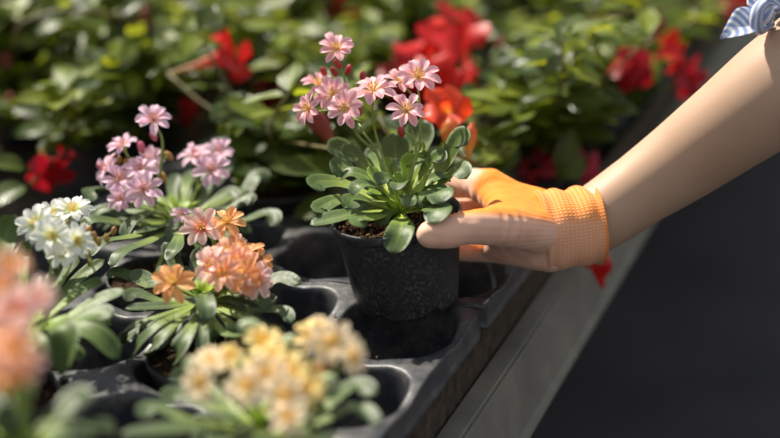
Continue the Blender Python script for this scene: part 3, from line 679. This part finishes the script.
def mbud(root, a, b_, r, mat='mbud', name='bud'):
    mb = MB(); tube(mb, [a, a.lerp(b_, .35), a.lerp(b_, .7), b_], [r*.35, r*.6, r, r*.85, r*.08], 10, 12, fn=lambda t, th: 1+.12*math.sin(3*th+5*t)); return mb.build(name, mat, root)

MP = []
FC = [(232,55,34,1.36),(205,64,22,1.36),(445,112,34,1.2),(430,50,48,1.4),(410,75,36,1.44),(455,30,40,1.4),(52,165,32,1.3),(630,68,28,1.42),(680,50,28,1.42),(690,76,28,1.45),(535,165,24,1.33),(582,165,26,1.33),(655,55,18,1.4),(190,115,22,1.42),(268,92,20,1.5),(145,20,14,1.45),(320,128,24,1.2),(6,65,12,1.45),(92,85,12,1.45),(310,165,38,1.2),(575,150,24,1.27)]
def keep_clear(p):          # leave room for the hand, the arm, the held plant and the lewisias' own leaves
    u, v, d = proj(p)
    if d < 1.13 and 290 < u < 480 and v > 60: return False
    if d < 1.14 and u >= 440 and v > 110: return False
    if d < 1.16 and u < 330: return False
    if 530 < u and d < 1.13: return False
    for fu, fv, fr, fd in FC:
        if d < fd and (u-fu)**2+(v-fv)**2 < fr*fr: return False
    s, t = p.dot(SH), p.dot(TH)
    return t < -.245 or p.z > .86 and t < -.19
def mandevilla(s, t, hgt, label, n_st=10, seed=0, rad=.12):
    st0 = random.getstate(); random.seed(seed*7+3)
    intray = s < 1.2
    z0 = ZT-.001-.0615 if intray else ZM
    root = thing('potted_mandevilla', label, 'potted plant', B(s, t, z0), 'red flowered mandevillas filling the back of the bench')
    pot(root, B(s, t, z0), V((0, 0, 1)), .036, .044, .075, 24); soil(root, B(s, t, z0), V((0, 0, 1)), .041, .066, 0)
    lm, sm = MB(), MB(); base = B(s, t, z0+.066)
    for k in range(n_st):
        az = k*2.4+ru(-.3, .3); R = rad*ru(.25, 1.1); h = hgt*ru(.6, 1.05)-.07
        tipp = base+V((math.cos(az)*R, math.sin(az)*R, h)); midp = base+V((math.cos(az)*R*.55, math.sin(az)*R*.55, h*.55))+V((ru(-.02, .02), ru(-.02, .02), 0))
        c = catmull([base, midp, tipp], 9)
        if not keep_clear(tipp): c = c[:6]
        if keep_clear(c[-1]) : tube(sm, [c[0], c[len(c)//2], c[-1]], [.0024, .0018, .0012], 5, 6)
        for i in range(2, len(c)):
            for sd in (0, 1):
                for rep in range(3):
                    a2 = az+i*1.57+sd*math.pi+ru(-.5, .5)+rep*1.2; dd = V((math.cos(a2), math.sin(a2), ru(-.25, .55))); L = ru(.026, .052)
                    if not (keep_clear(c[i]) and keep_clear(c[i]+dd.normalized()*L*1.1)): continue
                    if rep and rnd() < .4: continue
                    mleaf_add(lm, c[i], dd, V((ru(-.6, .6), ru(-.9, .4), 1)), L, L*ru(.44, .60), 1 if (i > 5 and rnd() < .6) else 0)
    lm.build('foliage', ['mleaf', 'mleaf_y'], root)
    if sm.v: sm.build('stem', 'mstem', root)
    MP.append((root, V((s, t, 0)))); random.setstate(st0); return root
# label table filled in row by row: (s, t, height, label)
PL = []
k = 0
LBL = {}
for i, s in enumerate((1.06, 1.24, 1.43, 1.63, 1.84, 2.07, 2.32)):
    for j, t in enumerate((-.36, -.56, -.76, -.96, -1.16, -1.36, -1.56)):
        if s < 1.2:
            t = -.333-.21*j; s = 1.0335
            if j > 1: t -= .06; s = 1.06
            if j > 1: s = 1.21 if False else s
        tt = t+(.06 if i % 2 else 0)*(-1)
        if i == 0: tt = t
        elif j == 0: tt = -.33
        u, v, d = proj(B(s, tt, .92)); wdt = .15/d*F
        if u < -wdt or u > 780+wdt or v < -110: continue
        PL.append((s, tt, (i, j)))
for n_, (s, t, ij) in enumerate(PL):
    if ij[0] == 0 and ij[1] > 1: s = 1.10
    u, v, d = proj(B(s, t, .92))
    nth = sum(1 for q in PL if q[2][0] == ij[0] and q[2][1] >= ij[1]); tot = sum(1 for q in PL if q[2][0] == ij[0])
    col = 'far left' if u < 110 else 'left' if u < 260 else 'centre left' if u < 400 else 'centre right' if u < 540 else 'right' if u < 680 else 'far right'
    row = ['front', 'second', 'third', 'fourth', 'fifth', 'sixth', 'seventh'][ij[0]]
    order = ['', 'leftmost', 'second from the left', 'third from the left', 'fourth from the left', 'fifth from the left', 'sixth from the left', 'seventh from the left'][nth]
    if nth == tot and tot > 1: order = 'rightmost, next to the edge rail'
    lab = 'leafy green mandevilla, %s row behind the trays, %s' % (row, order)
    o = mandevilla(s, t, .215+.03*math.sin(n_*2.1)-(.03 if ij[0] == 0 else 0), lab, 11, n_, .125)
    o['_uv'] = [u, v, d]
def owner(p):
    s, t = p.dot(SH), p.dot(TH)
    return min(MP, key=lambda q: (q[1].x-s)**2+(q[1].y-t)**2+(0.003 if q[1].x < s-.1 else 0))[0]
EXTRA = {}
def note(root, txt): EXTRA.setdefault(root.name, []).append(txt)
def fbloom(base, mouth, R, mat, face=None, lab=None, openv=1.):
    root = owner(mouth); f = trumpet(root, base, mouth, R, mat, face, openv=openv)
    sb = MB(); g = parent_loc(root)+V((0, 0, .12)); tube(sb, [base, base.lerp(g, .4)+V((0, 0, -.01)), g], [.0022, .0016, .0018], 6, 8); sb.build('flower_stem', 'mstem', root)
    if lab: note(root, lab)
    return f
tc = -FW
fbloom(P(168, 74, 1.30), P(232, 55, 1.30), .034, 'red', (V((.9, -.25, .25))+UP*.1), 'one long red trumpet flower pointing right, above the lilac flowers', .7)
fbloom(P(452, 118, 1.17), P(446, 107, 1.13), .0225, 'scarlet', (tc+V((0, 0, .25))), 'an orange scarlet flower facing the viewer, right behind the held plant', 1.)
fbloom(P(425, 95, 1.40), P(430, 52, 1.34), .038, 'red', (tc*.7+V((-.3, 0, .8))), 'big blurred scarlet flowers at the top centre', 1.)
fbloom(P(480, 100, 1.40), P(456, 26, 1.38), .036, 'red', (tc*.5+V((.3, 0, .9))), None, 1.)
fbloom(P(478, 112, 1.36), P(462, 76, 1.33), .026, 'red', (tc*.2+V((-.5, 0, .9))), None, .6)
fbloom(P(395, 80, 1.5), P(405, 72, 1.38), .032, 'crimson', (tc+V((-.5, 0, .1))), None, 1.)
fbloom(P(40, 150, 1.30), P(52, 168, 1.24), .030, 'crimson', (tc*.5+V((.5, 0, -.5))), 'a crimson flower low at the left, above the white lewisia', .8)
fbloom(P(606, 70, 1.42), P(632, 68, 1.37), .024, 'crimson', (tc+V((-.2, 0, .1))), 'a crimson star flower left of the upper arm', 1.)
fbloom(P(648, 62, 1.42), P(678, 48, 1.40), .026, 'red', (V((.8, -.3, .4))), 'red trumpet flowers above the arm', .8)
fbloom(P(665, 90, 1.45), P(690, 76, 1.42), .025, 'crimson', (tc*.6+V((.5, 0, 0))), None, .9)
fbloom(P(520, 185, 1.33), P(535, 166, 1.30), .026, 'rose', (tc*.3+V((-.5, 0, .7))), 'rose red flowers just above the glove', .7)
fbloom(P(572, 185, 1.33), P(582, 160, 1.30), .028, 'rose', (tc*.4+V((.5, 0, .6))), None, .7)
_r = owner(P(599, 264, 1.2)); _m = MB()
tube(_m, [P(588, 240, 1.2), P(596, 254, 1.2), P(601, 266, 1.2), P(600, 276, 1.2), P(603, 288, 1.2)], [.006, .012, .0115, .005, .0015], 12, 16, fn=lambda t, th: 1+.25*math.sin(3*th+4*t)); _m.build('red_flower', 'red', _r)
fbloom(P(505, 250, 1.24), P(489, 262, 1.21), .016, 'rose', V((-.7, -.5, -.2)), None, .6)
fbloom(P(205, 118, 1.42), P(186, 112, 1.40), .026, 'crimson', V((-.7, -.2, .4)), 'dark crimson blooms low among the leaves', .35)
fbloom(P(255, 120, 1.5), P(268, 92, 1.48), .030, 'crimson', V((.5, -.4, .7)), None, .5)
fbloom(P(285, 10, 1.75), P(335, -2, 1.7), .04, 'crimson', tc, None, 1.)
fbloom(P(230, 8, 1.7), P(222, 14, 1.66), .025, 'crimson', tc, None, .8)
fbloom(P(735, 5, 1.6), P(745, 4, 1.58), .03, 'crimson', tc, None, .9)
fbloom(P(375, 30, 1.8), P(368, 14, 1.76), .03, 'rose', tc, None, .9)
fbloom(P(590, 10, 1.9), P(595, 4, 1.85), .03, 'crimson', tc, None, .9)
for (a1, b1, c1, a2, b2, r, mt) in [(336, 150, 1.12, 308, 106, .0085, 'mbud'), (451, 152, 1.10, 450, 116, .0085, 'mbud_o'), (468, 160, 1.10, 472, 122, .006, 'mbud_o'),
        (147, 34, 1.45, 145, 5, .007, 'mbud'), (6, 80, 1.45, 6, 50, .007, 'mbud'), (90, 95, 1.45, 92, 72, .007, 'mbud'), (35, 130, 1.35, 30, 100, .008, 'mbud'), (505, 60, 1.5, 500, 36, .007, 'mbud'),
        (655, 40, 1.4, 662, 15, .007, 'mbud'), (100, 120, 1.4, 106, 96, .006, 'mbud'), (12, 120, 1.4, 10, 92, .006, 'mbud'), (550, 60, 1.6, 553, 40, .007, 'mbud'), (265, 120, 1.5, 268, 96, .008, 'mbud'), (286, 130, 1.5, 288, 105, .008, 'mbud')]:
    p1, p2 = P(a1, b1, c1), P(a2, b2, c1+.0)
    r_ = owner(p2); mbud(r_, p1, p2, r, mt)
    sb = MB(); g = parent_loc(r_)+V((0, 0, .12)); tube(sb, [p1, p1.lerp(g, .5), g], [.0022, .0016, .0018], 6, 8); sb.build('bud_stem', 'mstem', r_)
# tendrils
def tendril(pts, r=.0018):
    p = [P(*q) for q in pts]; root = owner(p[0]); mb = MB(); tube(mb, p, [r*1.2, r, r*.6], 6, 24); mb.build('tendril', 'mstem', root)
tendril([(14, 48, 1.38), (18, 28, 1.36), (45, 14, 1.36), (90, 11, 1.37), (150, 25, 1.4), (175, 35, 1.42)], .0021)
tendril([(560, 28, 1.3), (610, 16, 1.3), (690, 6, 1.32), (740, 8, 1.34), (775, 4, 1.36)], .0012)
tendril([(238, 160, 1.35), (246, 140, 1.35), (240, 118, 1.36), (222, 95, 1.38)], .0018)
tendril([(290, 150, 1.3), (300, 130, 1.3), (320, 128, 1.3)], .0015)
# single leaves that stand out
def solo(lst):
    for (u, v, d), (u2, v2, d2), w, nn, mt in lst:
        a, b_ = P(u, v, d), P(u2, v2, d2); root = owner(b_); mb = MB(); L = (b_-a).length
        mleaf_add(mb, a, b_-a, nn, L*.9, w, 0)
        g = parent_loc(root)+V((0, 0, .09)); tube(mb, [a, a.lerp(g, .5), g], [.0014, .0016, .002], 5, 6)
        mb.build('leaf', mt, root)
solo([((352, 172, 1.17), (272, 158, 1.14), .036, V((.1, -.3, 1)), 'mleaf'), ((345, 205, 1.2), (296, 208, 1.17), .032, V((0, -.4, 1)), 'mleaf'),
      ((560, 182, 1.26), (574, 128, 1.26), .026, V((-.2, -1, .3)), 'mleaf'), ((562, 180, 1.25), (585, 158, 1.24), .022, V((0, -1, .6)), 'mleaf'), ((520, 140, 1.25), (495, 172, 1.24), .024, V((0, -1, .3)), 'mleaf'),
      ((505, 40, 1.4), (550, 18, 1.4), .030, V((0, -.5, 1)), 'mleaf_y'), ((500, 95, 1.3), (470, 108, 1.28), .024, V((0, -.5, 1)), 'mleaf_y'),
      ((30, 185, 1.2), (-15, 200, 1.17), .03, V((0, -.4, 1)), 'mleaf'), ((28, 170, 1.22), (-10, 158, 1.2), .026, V((0, -.4, 1)), 'mleaf'), ((480, 130, 1.2), (440, 150, 1.18), .026, V((0, -.5, 1)), 'mleaf_y')])

# ------------------------------------------------------------------ the arm with its glove
person = thing('person', "bare forearm of a person, hand in an orange glove, holding the pot", 'person', P(598, 217, 1.03))
ap = [P(545, 236, 1.03), P(575, 226, 1.035), P(598, 217, 1.035), P(640, 189, 1.03), P(683, 160, 1.02), P(730, 126, 1.0), P(778, 91, .985), P(835, 50, .97), P(900, 8, .96), P(950, -60, .96), P(985, -170, .97), P(1005, -300, .98)]
ar = [.018, .026, .0285, .0305, .0345, .0385, .0435, .0465, .047, .048, .049, .052]
mb = MB(); tube(mb, ap, ar, 40, 88, fn=lambda t, th: 1+.03*math.sin(2*th+1.2+3*t)+.012*math.sin(3*th+9*t))
arm = mb.build('arm', 'skin', person)

def cap_tube(mb, lst, n=18):          # lst of (u,v,d,r)
    pts = [P(a, b_, c) for a, b_, c, r in lst]; rr = [q[3] for q in lst]
    # hemispherical ends
    d0 = (pts[0]-pts[1]).normalized(); d1 = (pts[-1]-pts[-2]).normalized()
    tube(mb, [pts[0]+d0*rr[0]*.9]+pts+[pts[-1]+d1*rr[-1]*.9], [rr[0]*.35]+rr+[rr[-1]*.35], n, (len(lst)+1)*5)
    for p, r in zip(pts, rr): blob(mb, p, r, V((0, 0, 1)), 16, 10)
mb = MB()
# thumb
cap_tube(mb, [(556, 233, 1.018, .018), (530, 230, .996, .0175), (500, 226, .972, .0150), (466, 228, .955, .0132), (443, 233, .948, .0120), (430, 235, .946, .0108)])
# metacarpals
cap_tube(mb, [(570, 216, 1.035, .020), (550, 214, 1.035, .0185), (520, 205, 1.045, .018), (490, 190, 1.05, .0175)])
cap_tube(mb, [(570, 222, 1.04, .022), (545, 226, 1.055, .02), (500, 216, 1.075, .0165)])
cap_tube(mb, [(570, 230, 1.04, .022), (545, 240, 1.05, .02), (508, 236, 1.07, .016)])
cap_tube(mb, [(568, 238, 1.03, .021), (548, 248, 1.03, .0195), (517, 248, 1.05, .0155)])
cap_tube(mb, [(568, 232, 1.025, .022), (548, 234, 1.015, .021), (525, 238, 1.02, .018)])
cap_tube(mb, [(500, 228, 1.02, .016), (510, 236, 1.04, .017), (530, 236, 1.03, .02)])
cap_tube(mb, [(536, 231, 1.028, .0285), (562, 229, 1.028, .030), (580, 227, 1.03, .028)], 32)
cap_tube(mb, [(550, 249, 1.02, .0185), (520, 247, 1.03, .0160), (500, 247, 1.045, .0140)])
IL = [(550, 216, 1.035, .0185), (520, 206, 1.043, .0178), (492, 192, 1.050, .0162), (482, 188, 1.055, .0150)]
TL = [(550, 231, 1.016, .0180), (525, 229, .992, .0172), (500, 226, .972, .0148), (486, 225, .965, .0138)]
for i in range(13):
    t = i/12
    A_ = [interp([q[k_] for q in IL], t) for k_ in range(4)]; B_ = [interp([q[k_] for q in TL], t) for k_ in range(4)]
    for j in range(7):
        w_ = (j+.5)/7; sag = 4*w_*(1-w_)*max(0, t-.35)
        q_ = [A_[k_]+(B_[k_]-A_[k_])*w_ for k_ in range(4)]
        blob(mb, P(q_[0]+sag*22, q_[1]+sag*5, q_[2]), q_[3]*(1-.35*sag), V((0, 0, 1)), 14, 9)
# fingers round the back of the pot
cap_tube(mb, [(490, 188, 1.052, .0165), (473, 184, 1.078, .0135), (452, 186, 1.092, .0115), (425, 190, 1.088, .0105), (405, 194, 1.08, .0098)])
cap_tube(mb, [(500, 216, 1.075, .0145), (480, 212, 1.10, .0125), (450, 212, 1.106, .0112), (420, 215, 1.092, .0102), (405, 217, 1.085, .0098)])
cap_tube(mb, [(508, 236, 1.07, .0145), (484, 238, 1.092, .012), (458, 238, 1.095, .0108), (432, 238, 1.082, .0098)])
cap_tube(mb, [(517, 250, 1.05, .0135), (494, 250, 1.06, .0112), (470, 250, 1.062, .010), (452, 250, 1.056, .0092)])
tmp = mb.build('glove_raw', 'glove', person)
tmp.parent = None
rm = tmp.modifiers.new('r', 'REMESH'); rm.mode = 'VOXEL'; rm.voxel_size = .0013; rm.use_smooth_shade = True
sm = tmp.modifiers.new('s', 'SMOOTH'); sm.factor = .5; sm.iterations = 34
dg = bpy.context.evaluated_depsgraph_get(); ev = tmp.evaluated_get(dg)
me = bpy.data.meshes.new_from_object(ev); bpy.data.objects.remove(tmp)
offp = parent_loc(person)
nv = len(me.vertices); co = np.empty(nv*3, 'f'); me.vertices.foreach_get('co', co); co = co.reshape(-1, 3)
W = co+np.array(offp)
no = np.empty(nv*3, 'f'); me.vertex_normals.foreach_get('vector', no); no = no.reshape(-1, 3)
q = W-np.array(CAM); dd = q@np.array(FW); U = 390+F*q[:, 0]/dd; VV = 219-F*(q@np.array(UP))/dd
# folds of the loose fabric at the thumb root and heel of the hand
tb = np.array(P(508, 226, .975)); ax = np.array((P(560, 236, 1.0)-P(480, 227, .96)).normalized()); along = (W-tb)@ax
near = np.exp(-((dd-.965)/.03)**2)*np.exp(-((VV-226)/16)**2)
fold = .0016*np.exp(-(along/.0022)**2)-.0012*np.exp(-((along+.005)/.0022)**2)+.0011*np.exp(-((along+.010)/.002)**2)-.0008*np.exp(-((along+.0145)/.002)**2)+.0008*np.exp(-((along-.008)/.0025)**2)
W = W+no*(near*fold)[:, None]
# overall light wrinkling
wr = np.array([noise.noise(V(p)*55)+.5*noise.noise(V(p)*110) for p in W])
W = W+no*(wr*.0011)[:, None]
me.vertices.foreach_set('co', (W-np.array(offp)).astype('f').ravel())
# colour zones: orange over the back of the hand, pale palm side, thumb and forefinger
hx = np.array((P(600, 222, 1.03)-P(490, 212, 1.03)).normalized())
nrm = np.array(V((0, .62, .78)).normalized())
L0 = np.array(P(455, 217, .95)); L1 = np.array(P(545, 224, .995))
lin = (W-L0)@nrm; slope = ((L1-L0)@nrm)/((L1-L0)@hx); hh = lin-slope*((W-L0)@hx)
o1 = 1/(1+np.exp(-hh/.0012))
xi = (W-np.array(P(477, 185, 1.05)))@hx; 
onthumb = 1/(1+np.exp((dd-.985)/.004))
o2 = 1/(1+np.exp(-(xi+.004*np.sin(VV/7))/.0014))
tone = o1*np.maximum(o2, onthumb)
ca = me.color_attributes.new('tone', 'FLOAT_COLOR', 'POINT')
ca.data.foreach_set('color', np.stack([tone, np.zeros(nv), np.zeros(nv), np.ones(nv)], 1).astype('f').ravel())
kn_ = me.attributes.new('knit', 'FLOAT_VECTOR', 'POINT')
ctr = np.array(P(560, 228, 1.03)); axl = (W-ctr)@hx; e1 = np.cross(hx, [0, 0, 1]); e1 /= np.linalg.norm(e1); e2 = np.cross(e1, hx)
around = np.arctan2((W-ctr)@e2, (W-ctr)@e1)*.028
kn_.data.foreach_set('vector', np.stack([axl, around, np.zeros(nv)], 1).astype('f').ravel())
gl = bpy.data.objects.new('glove', me); C.objects.link(gl); gl.parent = person
gl['label'] = 'knitted work glove, orange back with pale thumb and palm'
me.polygons.foreach_set('use_smooth', [True]*len(me.polygons))
# cuff
cp = [P(538, 232, 1.025), P(548, 231, 1.025), P(568, 229, 1.028), P(588, 226, 1.03), P(597, 224.5, 1.03)]
cb = MB(); n, seg = 120, 40; c = catmull(cp, seg); vs = []; meta = []
a, b_, z = frame((cp[-1]-cp[0]), V((0, 0, 1)))
def cuffr(t, th):
    r = .0322-.0006*t-.0018*max(0, 1-t/.08)+.0016*math.sin(t*22+1.2*math.sin(th*2+1))*(1 if t < .93 else .3)*(.35+.65*max(0, math.sin(th+.6)))
    if t > .93: r += .0016*math.sin((t-.93)/.07*math.pi)
    return r+.0006*math.sin(5*th+4*t)
layers = [(t/seg, 0) for t in range(seg+1)]+[(1.0, -.002), (.95, -.0028), (.8, -.003)]
for t, off in layers:
    p = c[min(seg, int(round(t*seg)))]
    for k_ in range(n):
        th = 2*math.pi*k_/n; r = cuffr(t, th)+off
        vs.append(p+a*math.cos(th)*r*1.03+b_*math.sin(th)*r*1.0); meta.append((t, th))
cb.add(vs, [[i*n+k_, i*n+(k_+1) % n, (i+1)*n+(k_+1) % n, (i+1)*n+k_] for i in range(len(layers)-1) for k_ in range(n)])
cuff = cb.build('cuff', 'glove', gl); me = cuff.data
ca = me.color_attributes.new('tone', 'FLOAT_COLOR', 'POINT'); cols = []; kv = []
for (t, th), p in zip(meta, vs):
    w_ = (V(p)-V(L0)).dot(V(nrm))-slope*(V(p)-V(L0)).dot(V(hx)); o_ = 1/(1+math.exp(-(w_+.004*t)/.0035))
    o_ = max(o_, max(0, min(1, (t-.86)/.05)), .28+.25*t)
    cols += [o_, min(1, t/.04), 0, 1]; kv += [t*.052, th*.0305, 0]
ca.data.foreach_set('color', cols); kk = me.attributes.new('knit', 'FLOAT_VECTOR', 'POINT'); kk.data.foreach_set('vector', kv)

# rolled striped sleeve tied in a knot
sl = MB()
sp = [P(850, 40, .968), P(868, 28, .965), P(900, 8, .96), P(950, -60, .96), P(985, -170, .97), P(1005, -300, .98)]
tube(sl, sp, [.050, .054, .056, .058, .060, .062], 48, 40, cap=False, fn=lambda t, th: 1+.035*math.sin(4*th+14*t)+.02*math.sin(9*th+5*t))
sleeve = sl.build('sleeve', 'cloth', person); sleeve['label'] = 'rolled blue and white striped sleeve end with a knot'
md = sleeve.modifiers.new('t', 'SOLIDIFY'); md.thickness = .0015
kb = MB(); kc = P(763, 17, .955)
blob(kb, kc, .0078, V((.6, 0, .8)), 16, 12, 1.25, 0, .0)
tube(kb, [P(770, 24, .965), P(757, 28, .95), P(758, 10, .945), P(768, 2, .955)], [.004, .0055, .005, .004], 12, 14)
tube(kb, [P(772, 10, .96), P(785, 2, .96), P(800, 20, .962), P(812, 40, .965)], [.008, .011, .012, .012], 14, 14, flat=.5)
kb.build('knot', 'cloth', sleeve)
def tail(pts, w):
    t_ = MB(); spoon(t_, [P(*q) for q in pts], w, P(740, -200, .6), thick=.003, n=18, cup=.35, base=.25, peak=.5, wav=.05, sharp=True)
    t_.v = t_.v; t_.uv = [(v_*1.1+.12*math.sin(u_*3), u_) for u_, v_ in t_.uv]
    o = t_.build('tie_end', 'cloth', sleeve); return o
tail([(762, 14, .955), (750, 19, .952), (737, 28, .948), (720, 38, .945)], .0225)
tail([(764, 12, .955), (770, -2, .95), (785, -10, .945), (800, -12, .94)], .022)
tail([(764, 16, .955), (758, 4, .955), (765, -8, .955), (770, -22, .955)], .02)

# teal pot beyond the plants, right of the rear flowers
t_ = thing('flower_pot', 'teal plastic pot standing behind the red flowers at upper right', 'pot', B(1.62, -.33, ZM))
pb = MB(); lathe(pb, B(1.62, -.33, ZM), V((0, 0, 1)), [(.001, .002), (.045, 0), (.047, .003), (.055, .085), (.061, .087), (.062, .10), (.058, .10), (.054, .08)], 40); pb.build('body', 'teal', t_)
soil(t_, B(1.62, -.33, ZM), V((0, 0, 1)), .053, .088, 0)

# labels of the mandevillas that carry blooms
for o, _ in MP:
    if o.name in EXTRA:
        o['label'] = 'mandevilla with '+EXTRA[o.name][0]
    if '_uv' in o: del o['_uv']

# ------------------------------------------------------------------ light, sky, camera
sd = bpy.data.lights.new('sun', 'SUN'); sd.energy = 7.5; sd.angle = math.radians(1.2); sd.color = (1, .93, .80)
so = bpy.data.objects.new('sun', sd); C.objects.link(so); to = V((-.42, .50, .80)); so.rotation_euler = to.to_track_quat('Z', 'Y').to_euler()
w = bpy.data.worlds.new('sky'); bpy.context.scene.world = w; w.use_nodes = True; nt = w.node_tree
bg = nt.nodes['Background']
tc_ = nt.nodes.new('ShaderNodeTexCoord'); sx = nt.nodes.new('ShaderNodeSeparateXYZ'); nt.links.new(tc_.outputs['Generated'], sx.inputs[0])
nt.links.new(ramp(nt, mathn(nt, 'MULTIPLY_ADD', sx.outputs[2], .5, .5), [(0, (.10, .09, .08)), (.48, (.30, .28, .24)), (.6, (.75, .78, .78)), (1, (.85, .95, 1.1))]), bg.inputs[0])
bg.inputs[1].default_value = .6
cd = bpy.data.cameras.new('camera'); co_ = bpy.data.objects.new('camera', cd); C.objects.link(co_); co_.location = CAM
co_.rotation_euler = (math.radians(90)-PITCH, 0, 0); cd.sensor_width = 36; cd.lens = F*36/780; cd.clip_start = .05
cd.dof.use_dof = True; cd.dof.focus_distance = .985; cd.dof.aperture_fstop = 2.0; cd.dof.aperture_blades = 0
sc_ = bpy.context.scene; sc_.camera = co_
sc_.view_settings.view_transform = 'Standard'; sc_.view_settings.look = 'None'; sc_.view_settings.exposure = 0; sc_.view_settings.gamma = 1
